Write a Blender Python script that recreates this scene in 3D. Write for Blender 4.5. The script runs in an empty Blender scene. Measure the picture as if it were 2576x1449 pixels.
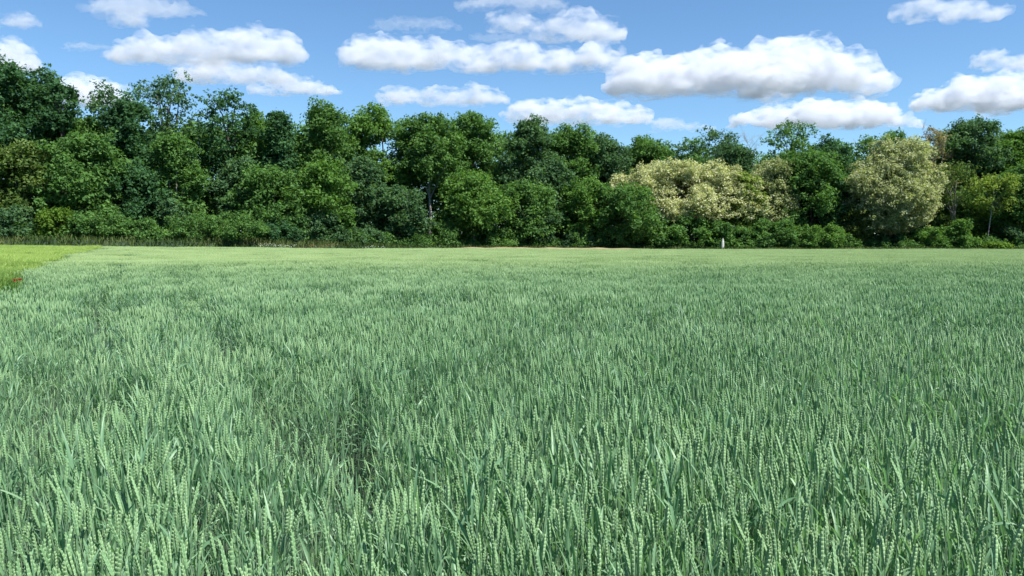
import bpy, math, random
import numpy as np
from mathutils import Vector, Matrix, Euler

# ------------------------------------------------------------------ camera, sky, sun, exposure
SC = bpy.context.scene
COL = SC.collection
W_REF, H_REF = 2576.0, 1449.0            # pixel grid in which the photograph was measured
HFOV = math.radians(65.0)
FPX = (W_REF / 2) / math.tan(HFOV / 2)   # focal length on that grid
HORIZON_Y = 604.0
CAM_H = 1.62
PITCH = math.atan((H_REF / 2 - HORIZON_Y) / FPX)

cam_data = bpy.data.cameras.new('camera')
cam_data.sensor_width = 36.0
cam_data.lens = 18.0 / math.tan(HFOV / 2)
cam_data.clip_start = 0.05
cam_data.clip_end = 60000.0
cam = bpy.data.objects.new('camera', cam_data)
COL.objects.link(cam)
cam.location = (0, 0, CAM_H)
cam.rotation_euler = (math.pi / 2 - PITCH, 0, 0)
SC.camera = cam

SUN_EL = math.radians(58.0)
SUN_AZ = math.radians(122.0)              # from straight ahead (+Y) towards the right (+X)
SUN_STRENGTH = 5.0
SKY_STRENGTH = 0.069
EXPOSURE = 1.08

world = bpy.data.worlds.new('World')
SC.world = world
world.use_nodes = True
wn = world.node_tree
sky = wn.nodes.new('ShaderNodeTexSky')
sky.sky_type = 'NISHITA'
sky.sun_disc = False
sky.sun_elevation = SUN_EL
sky.sun_rotation = SUN_AZ
sky.altitude = 800
sky.air_density = 1.0
sky.dust_density = 0.0
sky.ozone_density = 2.0
bg = wn.nodes['Background']
bg.inputs['Strength'].default_value = SKY_STRENGTH
tone = wn.nodes.new('ShaderNodeMix'); tone.data_type = 'RGBA'; tone.blend_type = 'MULTIPLY'
tone.inputs['Factor'].default_value = 1.0
tone.inputs[7].default_value = (0.755, 0.98, 1.12, 1)      # the camera's cool white balance
wn.links.new(sky.outputs[0], tone.inputs[6])
wn.links.new(tone.outputs[2], bg.inputs['Color'])

sun_data = bpy.data.lights.new('sun', 'SUN')
sun_data.energy = SUN_STRENGTH
sun_data.angle = math.radians(0.53)
sun_data.color = (1.0, 0.965, 0.91)
sun = bpy.data.objects.new('sun', sun_data)
COL.objects.link(sun)
to_sun = Vector((math.sin(SUN_AZ) * math.cos(SUN_EL), math.cos(SUN_AZ) * math.cos(SUN_EL), math.sin(SUN_EL)))
sun.rotation_euler = to_sun.to_track_quat('Z', 'Y').to_euler()
sun.location = (60, 20, 120)

SC.view_settings.view_transform = 'Standard'
SC.view_settings.look = 'None'
SC.view_settings.gamma = 1.0
SC.view_settings.use_curve_mapping = False
SC.view_settings.exposure = EXPOSURE
SC.render.engine = 'CYCLES'
cy = SC.cycles
cy.max_bounces = 32
cy.diffuse_bounces = 4
cy.glossy_bounces = 2
cy.transmission_bounces = 4
cy.transparent_max_bounces = 8
cy.volume_bounces = 32
cy.use_denoising = True
cy.sample_clamp_indirect = 8.0
cy.caustics_reflective = False
cy.caustics_refractive = False

# ------------------------------------------------------------------ helpers
def ray(px, py):
    """Unit-depth world direction through a pixel of the reference grid."""
    d = Vector(((px - W_REF / 2) / FPX, (H_REF / 2 - py) / FPX, -1.0))
    return cam.rotation_euler.to_matrix() @ d

def at(px, py, depth):
    """World point at forward distance depth (along +Y) seen at a pixel."""
    d = ray(px, py)
    return Vector((0, 0, CAM_H)) + d * (depth / d.y)

def smooth01(t):
    t = np.clip(t, 0.0, 1.0)
    return t * t * (3 - 2 * t)

# direction in which the drill rows, the wheel tracks and the field edge run
ROW_A = math.radians(24.8)
ROW = np.array([-math.sin(ROW_A), math.cos(ROW_A)])
NRM = np.array([math.cos(ROW_A), math.sin(ROW_A)])

def row_v(x, y):
    return x * NRM[0] + y * NRM[1]

def far_limit(x, y):
    """Distance at which the crops end: nearer on the left."""
    px = W_REF / 2 + np.asarray(x, float) / np.maximum(y, 1) * FPX
    return 74.0 + 26.0 * smooth01((px - 100) / 1500.0) - 6.0

def ground_z(x, y):
    """Height of the land: flat, a gentle rise towards the far left."""
    x = np.asarray(x, float); y = np.asarray(y, float)
    z = 0.45 * smooth01((y - 25) / 60.0) * smooth01((-x - 14) / 26.0)
    z = z - 0.20 * smooth01((y - 25) / 60.0) * smooth01((x + 14) / 30.0)
    z = z + 0.03 * np.sin(x * 0.21 + 1.0) * np.sin(y * 0.17 + 0.4) * smooth01((y - 6) / 10.0)
    fl = far_limit(x, y)
    z = z + (1.25 - 0.45 * smooth01((fl - 70) / 22.0)) * smooth01((y - fl - 0.3) / 4.2)    # bank at the foot of the woods
    return z

def vnoise(x, y, sc, seed):
    """Smooth value noise."""
    r = np.random.default_rng(seed); T = r.random((64, 64))
    u = x / sc; v = y / sc; iu = np.floor(u).astype(int); iv = np.floor(v).astype(int)
    fu = smooth01(u - iu); fv = smooth01(v - iv)
    g = lambda a, b: T[a % 64, b % 64]
    return (g(iu, iv) * (1 - fu) + g(iu + 1, iv) * fu) * (1 - fv) + (g(iu, iv + 1) * (1 - fu) + g(iu + 1, iv + 1) * fu) * fv

def gz(x, y):
    return float(ground_z(x, y))

def tag(o, label=None, cat=None, group=None, kind=None):
    if label: o['label'] = label
    if cat: o['category'] = cat
    if group: o['group'] = group
    if kind: o['kind'] = kind
    return o

def empty(name, loc=(0, 0, 0)):
    o = bpy.data.objects.new(name, None)
    o.empty_display_size = 0.2
    o.location = loc
    COL.objects.link(o)
    return o

def mesh_from(name, verts, faces, mats=(), smooth=False, face_mat=None, attrs=None):
    """verts (n,3); faces: one (m,k) array or a list of index tuples."""
    me = bpy.data.meshes.new(name)
    verts = np.asarray(verts, np.float32)
    if isinstance(faces, np.ndarray):
        m, k = faces.shape
        me.vertices.add(len(verts))
        me.vertices.foreach_set('co', verts.ravel())
        me.loops.add(m * k)
        me.loops.foreach_set('vertex_index', faces.astype(np.int32).ravel())
        me.polygons.add(m)
        me.polygons.foreach_set('loop_start', np.arange(0, m * k, k, dtype=np.int32))
        if face_mat is not None:
            me.polygons.foreach_set('material_index', np.asarray(face_mat, np.int32))
        me.update(calc_edges=True)
    else:
        me.from_pydata([tuple(v) for v in verts.tolist()], [], faces)
        if face_mat is not None:
            me.polygons.foreach_set('material_index', np.asarray(face_mat, np.int32))
        me.update()
    for mm in mats:
        me.materials.append(mm)
    if smooth:
        me.polygons.foreach_set('use_smooth', np.ones(len(me.polygons), bool))
    if attrs:
        for nm, arr in attrs.items():
            a = me.attributes.new(nm, 'FLOAT', 'FACE')
            a.data.foreach_set('value', np.asarray(arr, np.float32))
    return me

def add(name, me, parent=None):
    o = bpy.data.objects.new(name, me)
    COL.objects.link(o)
    if parent is not None:
        o.parent = parent
    return o

class MB:
    """Collects shapes with mixed face sizes and a material slot per face."""
    def __init__(self):
        self.v, self.f, self.m = [], [], []
    def put(self, verts, faces, mat=0):
        b = len(self.v)
        self.v.extend([tuple(p) for p in verts])
        for q in faces:
            self.f.append(tuple(b + i for i in q)); self.m.append(mat)
    def tube(self, pts, radii, n=6, mat=0, cap=True):
        """A tapered tube through points."""
        pts = [Vector(p) for p in pts]
        rings, up = [], Vector((0, 0, 1))
        for i, p in enumerate(pts):
            d = (pts[min(i + 1, len(pts) - 1)] - pts[max(i - 1, 0)])
            if d.length < 1e-9: d = Vector((0, 0, 1))
            d.normalize()
            a = d.cross(Vector((0.37, 0.93, 0.02)))
            if a.length < 1e-3: a = d.cross(Vector((1, 0, 0)))
            a.normalize(); b = d.cross(a)
            rings.append([p + (a * math.cos(2 * math.pi * k / n) + b * math.sin(2 * math.pi * k / n)) * radii[i] for k in range(n)])
        vs = [q for r in rings for q in r]
        fs = []
        for i in range(len(rings) - 1):
            for k in range(n):
                k2 = (k + 1) % n
                fs.append((i * n + k, i * n + k2, (i + 1) * n + k2, (i + 1) * n + k))
        if cap:
            vs.append(pts[-1]); t = len(vs) - 1
            o = (len(rings) - 1) * n
            for k in range(n):
                fs.append((o + k, o + (k + 1) % n, t))
        self.put(vs, fs, mat)
    def mesh(self, name, mats, smooth=True):
        return mesh_from(name, np.array([tuple(v) for v in self.v], np.float32), self.f, mats, smooth, self.m)

# ------------------------------------------------------------------ materials
def new_mat(name):
    m = bpy.data.materials.new(name)
    m.use_nodes = True
    nt = m.node_tree
    for n in list(nt.nodes):
        nt.nodes.remove(n)
    out = nt.nodes.new('ShaderNodeOutputMaterial')
    return m, nt, out

def leaf_material(name, colors, trans=0.3, rough=0.55, spec=0.25, attr='tint', trans_tint=(1.15, 1.2, 0.55), noise=0.0, inst=False, pos_noise=None, far_tint=None):
    """Leaf surface: colour ramp over a per-face number, gloss on top, light passing through."""
    m, nt, out = new_mat(name)
    L = nt.links.new
    at_ = nt.nodes.new('ShaderNodeAttribute'); at_.attribute_name = attr
    src = at_.outputs['Fac']
    if inst:
        oi = nt.nodes.new('ShaderNodeObjectInfo')
        mx = nt.nodes.new('ShaderNodeMath'); mx.operation = 'MULTIPLY_ADD'
        L(oi.outputs['Random'], mx.inputs[0]); mx.inputs[1].default_value = inst; L(src, mx.inputs[2])
        sb = nt.nodes.new('ShaderNodeMath'); sb.operation = 'SUBTRACT'
        L(mx.outputs[0], sb.inputs[0]); sb.inputs[1].default_value = inst * 0.5
        src = sb.outputs[0]
    if pos_noise:
        geo = nt.nodes.new('ShaderNodeNewGeometry')
        nz = nt.nodes.new('ShaderNodeTexNoise'); nz.inputs['Scale'].default_value = pos_noise[0]; nz.inputs['Detail'].default_value = 3
        L(geo.outputs['Position'], nz.inputs['Vector'])
        mx = nt.nodes.new('ShaderNodeMath'); mx.operation = 'MULTIPLY_ADD'
        L(nz.outputs['Fac'], mx.inputs[0]); mx.inputs[1].default_value = pos_noise[1]; L(src, mx.inputs[2])
        sb = nt.nodes.new('ShaderNodeMath'); sb.operation = 'SUBTRACT'
        L(mx.outputs[0], sb.inputs[0]); sb.inputs[1].default_value = pos_noise[1] * 0.5
        src = sb.outputs[0]
    ramp = nt.nodes.new('ShaderNodeValToRGB')
    el = ramp.color_ramp.elements
    n = len(colors)
    el[0].position = 0.0; el[0].color = (*colors[0], 1)
    el[1].position = 1.0; el[1].color = (*colors[-1], 1)
    for i in range(1, n - 1):
        e = el.new(i / (n - 1)); e.color = (*colors[i], 1)
    L(src, ramp.inputs[0])
    col = ramp.outputs[0]
    if far_tint:
        # paler and yellower with distance: grazing-view brightness put into the crop colour
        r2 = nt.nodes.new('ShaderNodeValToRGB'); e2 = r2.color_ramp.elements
        e2[0].color = (*far_tint[2][0], 1); e2[1].color = (*far_tint[2][-1], 1)
        for i in range(1, len(far_tint[2]) - 1):
            q = e2.new(i / (len(far_tint[2]) - 1)); q.color = (*far_tint[2][i], 1)
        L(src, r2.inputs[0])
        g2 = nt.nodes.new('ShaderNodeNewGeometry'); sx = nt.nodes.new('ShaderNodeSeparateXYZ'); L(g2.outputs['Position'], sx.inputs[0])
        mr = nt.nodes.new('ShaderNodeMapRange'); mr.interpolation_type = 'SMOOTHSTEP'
        mr.inputs['From Min'].default_value = far_tint[0]; mr.inputs['From Max'].default_value = far_tint[1]
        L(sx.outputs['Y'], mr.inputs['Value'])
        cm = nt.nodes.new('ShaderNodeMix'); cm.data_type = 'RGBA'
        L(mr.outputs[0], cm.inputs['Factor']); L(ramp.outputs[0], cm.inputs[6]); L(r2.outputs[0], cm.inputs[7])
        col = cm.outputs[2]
    p = nt.nodes.new('ShaderNodeBsdfPrincipled')
    p.inputs['Roughness'].default_value = rough
    p.inputs['Specular IOR Level'].default_value = spec
    L(col, p.inputs['Base Color'])
    tr = nt.nodes.new('ShaderNodeBsdfTranslucent')
    mul = nt.nodes.new('ShaderNodeMix'); mul.data_type = 'RGBA'; mul.blend_type = 'MULTIPLY'
    mul.inputs['Factor'].default_value = 1.0
    L(col, mul.inputs[6]); mul.inputs[7].default_value = (*trans_tint, 1)
    L(mul.outputs[2], tr.inputs['Color'])
    mix = nt.nodes.new('ShaderNodeMixShader'); mix.inputs[0].default_value = trans
    L(p.outputs[0], mix.inputs[1]); L(tr.outputs[0], mix.inputs[2])
    L(mix.outputs[0], out.inputs['Surface'])
    return m

def rough_material(name, c1, c2, scale=4.0, rough=0.9, bump=0.0, stretch=(1, 1, 1)):
    m, nt, out = new_mat(name)
    L = nt.links.new
    tc = nt.nodes.new('ShaderNodeTexCoord')
    mp = nt.nodes.new('ShaderNodeMapping'); mp.inputs['Scale'].default_value = stretch
    L(tc.outputs['Object'], mp.inputs['Vector'])
    nz = nt.nodes.new('ShaderNodeTexNoise'); nz.inputs['Scale'].default_value = scale; nz.inputs['Detail'].default_value = 6
    L(mp.outputs[0], nz.inputs['Vector'])
    ramp = nt.nodes.new('ShaderNodeValToRGB')
    ramp.color_ramp.elements[0].position = 0.3; ramp.color_ramp.elements[0].color = (*c1, 1)
    ramp.color_ramp.elements[1].position = 0.7; ramp.color_ramp.elements[1].color = (*c2, 1)
    L(nz.outputs['Fac'], ramp.inputs[0])
    p = nt.nodes.new('ShaderNodeBsdfPrincipled')
    p.inputs['Roughness'].default_value = rough
    p.inputs['Specular IOR Level'].default_value = 0.2
    L(ramp.outputs[0], p.inputs['Base Color'])
    if bump:
        b = nt.nodes.new('ShaderNodeBump'); b.inputs['Strength'].default_value = bump
        L(nz.outputs['Fac'], b.inputs['Height']); L(b.outputs[0], p.inputs['Normal'])
    L(p.outputs[0], out.inputs['Surface'])
    return m
# ------------------------------------------------------------------ the land
def axis(a, b, fine_lo, fine_hi, step):
    mid = np.arange(fine_lo, fine_hi + 1e-6, step)
    lo = fine_lo - np.geomspace(step, fine_lo - a, 14)[::-1] if a < fine_lo else []
    hi = fine_hi + np.geomspace(step, b - fine_hi, 14) if b > fine_hi else []
    return np.concatenate([lo, mid, hi])

gx = axis(-6000, 6000, -120, 120, 4.0)
gy = axis(-3000, 9000, -20, 160, 1.2)
GX, GY = np.meshgrid(gx, gy, indexing='xy')
GZ = ground_z(GX, GY)
gv = np.stack([GX.ravel(), GY.ravel(), GZ.ravel()], 1)
nx, ny = len(gx), len(gy)
ii = np.arange((ny - 1) * (nx - 1)); rr = ii // (nx - 1); cc = ii % (nx - 1)
gf = np.stack([rr * nx + cc, rr * nx + cc + 1, (rr + 1) * nx + cc + 1, (rr + 1) * nx + cc], 1)
soil = rough_material('field_soil', (0.020, 0.032, 0.020), (0.030, 0.056, 0.034), 2.5, 0.95, 0.4)
ground = add('ground', mesh_from('ground', gv, gf, [soil], True))
tag(ground, 'flat field soil stretching under the crops to the woods', 'ground', kind='structure')
# ------------------------------------------------------------------ woods
BARK = rough_material('bark', (0.035, 0.028, 0.022), (0.10, 0.085, 0.07), 3.0, 0.95, 0.5, (3, 3, 0.6))
BARK_PALE = rough_material('bark_pale', (0.16, 0.15, 0.13), (0.36, 0.34, 0.30), 3.0, 0.9, 0.4, (3, 3, 0.6))
BARK_DRY = rough_material('bark_dry', (0.16, 0.13, 0.10), (0.30, 0.25, 0.20), 3.0, 0.9, 0.4, (3, 3, 0.6))

PAL = {  # leaf colours, dark to light within one tree
    'deep':   [(0.027, 0.074, 0.034), (0.050, 0.124, 0.050), (0.088, 0.194, 0.070)],
    'blue':   [(0.040, 0.090, 0.042), (0.068, 0.143, 0.062), (0.120, 0.216, 0.085)],
    'mid':    [(0.048, 0.108, 0.033), (0.085, 0.181, 0.047), (0.145, 0.269, 0.072)],
    'fresh':  [(0.054, 0.119, 0.027), (0.095, 0.199, 0.043), (0.161, 0.286, 0.068)],
    'lime':   [(0.062, 0.119, 0.018), (0.106, 0.194, 0.027), (0.175, 0.281, 0.050)],
    'olive':  [(0.052, 0.081, 0.021), (0.091, 0.130, 0.031), (0.163, 0.195, 0.055)],
    'cream':  [(0.080, 0.140, 0.030), (0.210, 0.270, 0.080), (0.500, 0.510, 0.310), (0.650, 0.650, 0.460)],
    'cream2': [(0.070, 0.120, 0.030), (0.150, 0.205, 0.065), (0.365, 0.400, 0.225), (0.560, 0.565, 0.390)],
    'yellow': [(0.090, 0.150, 0.030), (0.190, 0.270, 0.060), (0.360, 0.420, 0.140)],
    'warm': [(0.044, 0.085, 0.024), (0.086, 0.144, 0.036), (0.164, 0.235, 0.067)],
    'dry':    [(0.120, 0.125, 0.055), (0.240, 0.220, 0.115), (0.380, 0.340, 0.210)],
}
LEAFM = {k: leaf_material('leaves_' + k, v, trans=0.42, rough=0.7, spec=0.10) for k, v in PAL.items()}

def leaf_cloud(rng, centers, radii, per, size, flat=0.8, up=0.55, shell=0.55, drop=0.0):
    """Kite-shaped leaves spread through the outer part of many small clumps."""
    n = len(centers)
    cnt = np.maximum((per * (radii / radii.mean()) ** 2).astype(int), 4)
    idx = np.repeat(np.arange(n), cnt)
    N = len(idx)
    d = rng.normal(size=(N, 3)); d /= np.linalg.norm(d, axis=1)[:, None]
    rad = radii[idx] * rng.random(N) ** 0.45 * (1 + 0.35 * rng.random(N) ** 4)
    # each clump is a spray of its own length, pointing its own way
    ax = rng.normal(size=(n, 3)) * np.array([1, 1, .45]); ax /= np.linalg.norm(ax, axis=1)[:, None]
    st = 0.25 + 0.9 * rng.random(n)
    off = d * rad[:, None] * np.array([1, 1, flat])
    along = (off * ax[idx]).sum(1)
    off = off + ax[idx] * (along * st[idx])[:, None]
    off[:, 2] -= 0.16 * (np.hypot(off[:, 0], off[:, 1]) ** 2) / radii[idx]
    pos = centers[idx] + off
    nor = d * 0.45 + np.array([0, 0, up]) + rng.normal(size=(N, 3)) * 0.55
    nor /= np.linalg.norm(nor, axis=1)[:, None]
    a = np.cross(nor, rng.normal(size=(N, 3))); a /= np.linalg.norm(a, axis=1)[:, None] + 1e-9
    a[:, 2] -= drop; a /= np.linalg.norm(a, axis=1)[:, None] + 1e-9
    b = np.cross(nor, a)
    s = size * (0.6 + 0.8 * rng.random(N))
    L = (a * s[:, None]); Wd = (b * (s * 0.42)[:, None])
    v = np.stack([pos - L * 0.45 + Wd * .8, pos - L * 0.35 - Wd, pos + L * 0.6], 1).reshape(-1, 3)
    f = np.arange(N * 3).reshape(N, 3)
    return v, f, idx

def profile(kind, t):
    """Relative crown radius at height t (0 foot, 1 tip)."""
    if kind == 'round':   return np.sqrt(np.clip(1 - (2 * t - 1) ** 2, 0, 1)) ** 0.8
    if kind == 'egg':     return np.clip(np.sin(np.pi * np.clip(t, 0, 1) ** 0.80), 0, 1) ** 0.5
    if kind == 'top':     return np.clip(np.sin(np.pi * np.clip(t, 0, 1) ** 1.5), 0, 1) ** 0.7
    if kind == 'cone':    return np.clip(1.05 - t, 0, 1) ** 0.7 * np.clip(t * 8, 0, 1)
    if kind == 'column':  return np.clip(np.minimum(t * 5, (1 - t) * 3.2), 0, 1) ** 0.6
    if kind == 'dome':    return np.sqrt(np.clip(1 - t ** 2, 0, 1)) * np.clip(0.75 + t * 4, 0, 1)
    if kind == 'umbrella':return np.clip(np.minimum(0.35 + t * 1.3, np.sqrt(np.clip(1.02 - t ** 3, 0, 1)) * 1.0), 0, 1)
    return np.ones_like(t)

CLUSTER_TOTAL = [0]
def grow_tree(name, label, cat, group, base, z_top, z_bot, rx, shape='egg', pal='mid', dens=1.0, clump=1.0, leaf=0.30,
              ry=None, seed=1, trunk=0.22, bark=None, lean=0.0, limbs=7, crown_off=0.0, hole=None, bushy=False, blossom=None, fill=1.0):
    """One tree: an Empty at its foot with a trunk (limbs included) and a crown of leaf clumps."""
    rng = np.random.default_rng(seed * 977 + 5)
    base = Vector(base)
    root = empty(name, base)
    tag(root, label, cat, group)
    H = z_top - z_bot
    ry = ry or rx * 0.85
    airy = dens < .82
    # big boughs first, then small sprays of leaves over the outside of each bough
    clump = clump * 0.62
    rb = min(rx, ry, H * .5)
    M = int(np.clip(0.85 * rx * H / (0.42 * rb) ** 2, 8, 44))
    bt = np.concatenate([[0.90], (np.arange(M - 1) + rng.random(M - 1)) / (M - 1) * 0.92])
    bth = rng.random() * 6.28 + np.arange(M) * 2.4 + rng.normal(size=M) * .5
    br = rb * (0.26 + 0.26 * rng.random(M))
    br[0] = rb * .34
    bt[1], bt[2] = .86, .80
    if airy: br *= .85
    bR = np.maximum(profile(shape, bt) - 0.55 * br / rx, 0.06) * (0.85 + .3 * rng.random(M)); bR[0] *= .4
    BC = np.stack([rx * bR * np.cos(bth) + crown_off + lean * bt, ry * bR * np.sin(bth), np.minimum(z_bot + H * bt, z_top - br * .82)], 1)
    area = 4 * math.pi * br ** 2
    nb = np.maximum((area / clump ** 2 * 0.34 * dens).astype(int), 6)
    bi = np.repeat(np.arange(M), nb)
    n = len(bi)
    d = rng.normal(size=(n, 3)); d /= np.linalg.norm(d, axis=1)[:, None]
    C = BC[bi] + d * (br[bi] * (0.55 + .65 * rng.random(n) ** 1.4))[:, None] * np.array([1.08, 1.0, .88])
    # filling between the boughs
    m = int(math.pi * rx * H * 1.3 / clump ** 2 * 0.34 * dens * fill) + 4
    t = rng.random(m * 3); t = t[rng.random(m * 3) < .2 + .8 * profile(shape, t)][:m]; m = len(t)
    th = rng.random(m) * 6.28; rr = profile(shape, t) * (rng.random(m) ** .5 * .86 if fill == 1.0 else 1 - .5 * rng.random(m) ** 2)
    C = np.concatenate([C, np.stack([rx * rr * np.cos(th) + crown_off + lean * t, ry * rr * np.sin(th), z_bot + H * (.02 + .90 * t)], 1)])
    n = len(C)
    C[:, 2] = np.maximum(C[:, 2], z_bot * .9)
    rad = clump * (0.6 + 0.75 * rng.random(n) ** 1.5)
    bi = np.concatenate([bi, rng.integers(0, M, m)])
    btone = rng.random(M)
    if hole is not None:
        hx, hz, hr = hole
        k = np.hypot(C[:, 0] - hx, C[:, 2] - hz) > hr
        C, rad, bi = C[k], rad[k], bi[k]
    per = 96 * dens ** 0.4 * (clump / 1.0) ** 2 * (0.30 / leaf) ** 2
    if airy: per *= .72
    v, f, idx = leaf_cloud(rng, C, rad, per, leaf)
    tone = 0.5 * rng.random(len(C)) + 0.5 * btone[bi]
    tint = np.clip(0.62 * tone[idx] + 0.38 * rng.random(len(idx)), 0, 1)
    if blossom is not None:
        # bloom sits on the outer, upper shoots
        hi = np.clip((C[idx, 2] - z_bot) / H, 0, 1)
        tint = np.where(rng.random(len(idx)) < .13, tint * .5, np.clip(tint * 0.45 + blossom * (0.40 + 0.45 * rng.random(len(idx))), 0, 1))
    CLUSTER_TOTAL[0] += len(f)
    # trunk with limbs
    mb = MB()
    zt = z_bot + H * (0.72 if not bushy else 0.4)
    lx = lambda z: crown_off * smooth01((z / max(zt, .1))) + lean * max(0, (z - z_bot) / H)
    pts, rd = [], []
    for k in range(9):
        z = zt * k / 8 - (0.25 if k == 0 else 0)
        w = 0.08 * trunk * 8 * math.sin(k * 1.7 + seed)
        pts.append((float(lx(z)) + w * 0.4 * (k > 0), 0.3 * w * (k > 0), z)); rd.append(trunk * (1.25 if k == 0 else 1 - 0.085 * k))
    mb.tube(pts, rd, 7)
    for k in range(limbs):
        j = rng.integers(0, len(C))
        z0 = max(z_bot * 0.75, 0.12 * zt) + rng.random() * (zt - max(z_bot * 0.75, 0.12 * zt)) * 0.85
        z0 = min(z0, C[j][2] * 0.95)
        p0 = np.array([float(lx(z0)), 0, z0]); p1 = C[j]
        mid = (p0 + p1) / 2 + np.array([0, 0, 0.12 * np.linalg.norm(p1 - p0)]) + rng.normal(size=3) * 0.15
        r0 = trunk * 0.42
        mb.tube([p0, p0 * .6 + mid * .4, mid, mid * .45 + p1 * .55, p1], [r0, r0 * .8, r0 * .6, r0 * .42, r0 * .15], 5)
    if bushy:
        for k in range(5):
            a = rng.random() * 6.28; p1 = np.array([math.cos(a) * rx * .5, math.sin(a) * ry * .5, z_bot + H * .6])
            mb.tube([(0, 0, -0.1), p1 * .5 + np.array([0, 0, .1]), p1], [trunk * .7, trunk * .5, trunk * .2], 5)
    add('trunk' if not bushy else 'stem', mb.mesh('trunk', [bark or BARK]), root)
    add('crown' if not bushy else 'foliage', mesh_from('crown', v, f, [LEAFM[pal]], attrs={'tint': tint}), root)
    return root

def px_tree(px, top, half, depth, bot, kind='tree', **kw):
    """Place a tree from its measured outline: centre x, top y, half width and crown foot y on the reference grid."""
    g = at(px, HORIZON_Y, depth)
    gzv = gz(g.x, depth)
    s = depth / FPX
    z_top = (at(px, top, depth).z - gzv)
    z_bot = max(0.05, at(px, bot, depth).z - gzv)
    rx = half * s * 1.08
    return grow_tree(kw.pop('name', 'broadleaf_tree'), kw.pop('label'), kw.pop('cat', 'tree'), kw.pop('group', 'trees along the edge of the woods'),
                     (g.x, depth, gzv), z_top, z_bot, rx, **kw)

def line_depth(px):
    """Distance of the front of the woods: nearer on the left."""
    return 74.0 + 26.0 * float(smooth01((px - 100) / 1500.0))

def D(px, back=0.0):
    return line_depth(px) + back

# px, top, half width, metres behind the front, crown foot y, options
BACK = [
    (50, 156, 118, 9, 500, dict(label='tallest dark green tree with a round dome at the left edge', shape='round', pal='deep', clump=1.15, dens=1.1, trunk=.4)),
    (165, 205, 36, 8, 330, dict(label='narrow dark treetop drooping beside the tallest round tree', shape='top', pal='deep', clump=.8, dens=.7)),
    (205, 290, 88, 11, 560, dict(label='lighter green tree top in the dip between the tall left trees', shape='dome', pal='mid', clump=1.0)),
    (288, 200, 66, 12, 480, dict(label='airy dark tree with open branches left of the pale feathery one', shape='top', pal='blue', clump=.66, dens=.52, trunk=.3, limbs=14)),
    (330, 232, 74, 8, 560, dict(label='dense dark green tree in front of the two airy tall ones', shape='egg', pal='deep', clump=1.1)),
    (432, 170, 84, 12, 520, dict(label='tall feathery tree with sky showing through its pale green top', shape='top', pal='blue', clump=.66, dens=.56, trunk=.3, limbs=16)),
    (580, 210, 72, 11, 540, dict(label='airy dark tree with ragged top right of the tall feathery tree', shape='top', pal='deep', clump=.70, dens=.62, trunk=.3, limbs=14)),
    (645, 262, 42, 13, 560, dict(label='slim lighter green tree behind the ragged dark tree', shape='egg', pal='fresh', clump=.9, dens=.8)),
    (706, 266, 50, 9, 560, dict(label='dark pointed tree standing narrow between two broader green ones', shape='cone', pal='deep', clump=.9, dens=1.1)),
    (822, 254, 74, 9, 570, dict(label='broad mid green tree with soft rounded top left of the bright green arch', shape='egg', pal='mid', clump=1.1)),
    (965, 262, 84, 12, 560, dict(label='bright green arching tree with a hole of sky through its crown', shape='top', pal='fresh', clump=.95, dens=.85, limbs=12, hole=(.35, 12.6, 1.15))),
    (1082, 286, 64, 8, 470, dict(label='mid green tree with a tall bare pale trunk at its foot', shape='round', pal='mid', clump=1.0, bark=BARK_PALE, trunk=.22)),
    (1192, 268, 68, 11, 580, dict(label='tall green tree with sky flecks on the right of its top', shape='egg', pal='mid', clump=1.0, dens=.9, limbs=10)),
    (1332, 284, 62, 8, 590, dict(label='dark green tree with a peaked knobbly top standing forward in the middle', shape='egg', pal='blue', clump=1.05)),
    (1440, 306, 72, 9, 590, dict(label='broad dark green tree right of the knobbly peaked one', shape='egg', pal='mid', clump=1.05)),
    (1530, 338, 62, 8, 580, dict(label='lower green tree sloping down from the broad dark one', shape='dome', pal='blue', clump=1.0)),
    (1628, 346, 86, 12, 560, dict(label='low flat-topped green tree behind the cream flowering dome', shape='dome', pal='mid', clump=1.0)),
    (1735, 340, 52, 13, 560, dict(label='small airy tree top left of the leggy one behind the cream dome', shape='top', pal='mid', clump=.75, dens=.7, limbs=10)),
    (1800, 312, 58, 14, 520, dict(label='leggy airy tree with sky between its leaves beside the bare tree', shape='top', pal='blue', clump=.62, dens=.55, leaf=.26, limbs=16)),
    (1830, 362, 80, 10, 560, dict(label='dark green tree filling the dip below the bare tree', shape='dome', pal='blue', clump=1.0)),
    (1984, 296, 70, 12, 540, dict(label='spreading airy light green tree right of the bare tree', shape='top', pal='mid', clump=.68, dens=.64, limbs=14)),
    (2085, 346, 62, 9, 590, dict(label='dark green tree with an even dome left of the big flowering tree', shape='egg', pal='deep', clump=1.05)),
    (2226, 320, 64, 13, 540, dict(label='airy green tree top right behind the big flowering tree', shape='top', pal='mid', clump=.78, dens=.75, limbs=12)),
    (2340, 306, 44, 10, 560, dict(label='thin tan drying tree with bare twigs at its top', shape='egg', pal='dry', clump=.6, dens=.5, leaf=.24, bark=BARK_DRY, limbs=18)),
    (2438, 286, 76, 11, 560, dict(label='tall rich green tree with a round top near the right edge', shape='top', pal='blue', clump=1.0, dens=1.0, limbs=10)),
    (2556, 312, 66, 10, 590, dict(label='green tree cut by the right edge behind the slim pale one', shape='egg', pal='fresh', clump=1.0)),
    (2690, 300, 80, 10, 590, dict(label='green tree standing right of the one cut by the right edge', shape='egg', pal='mid', clump=1.1)),
    (-110, 200, 90, 9, 560, dict(label='dark tree standing left of the tallest round one', shape='egg', pal='deep', clump=1.2)),
]
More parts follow.
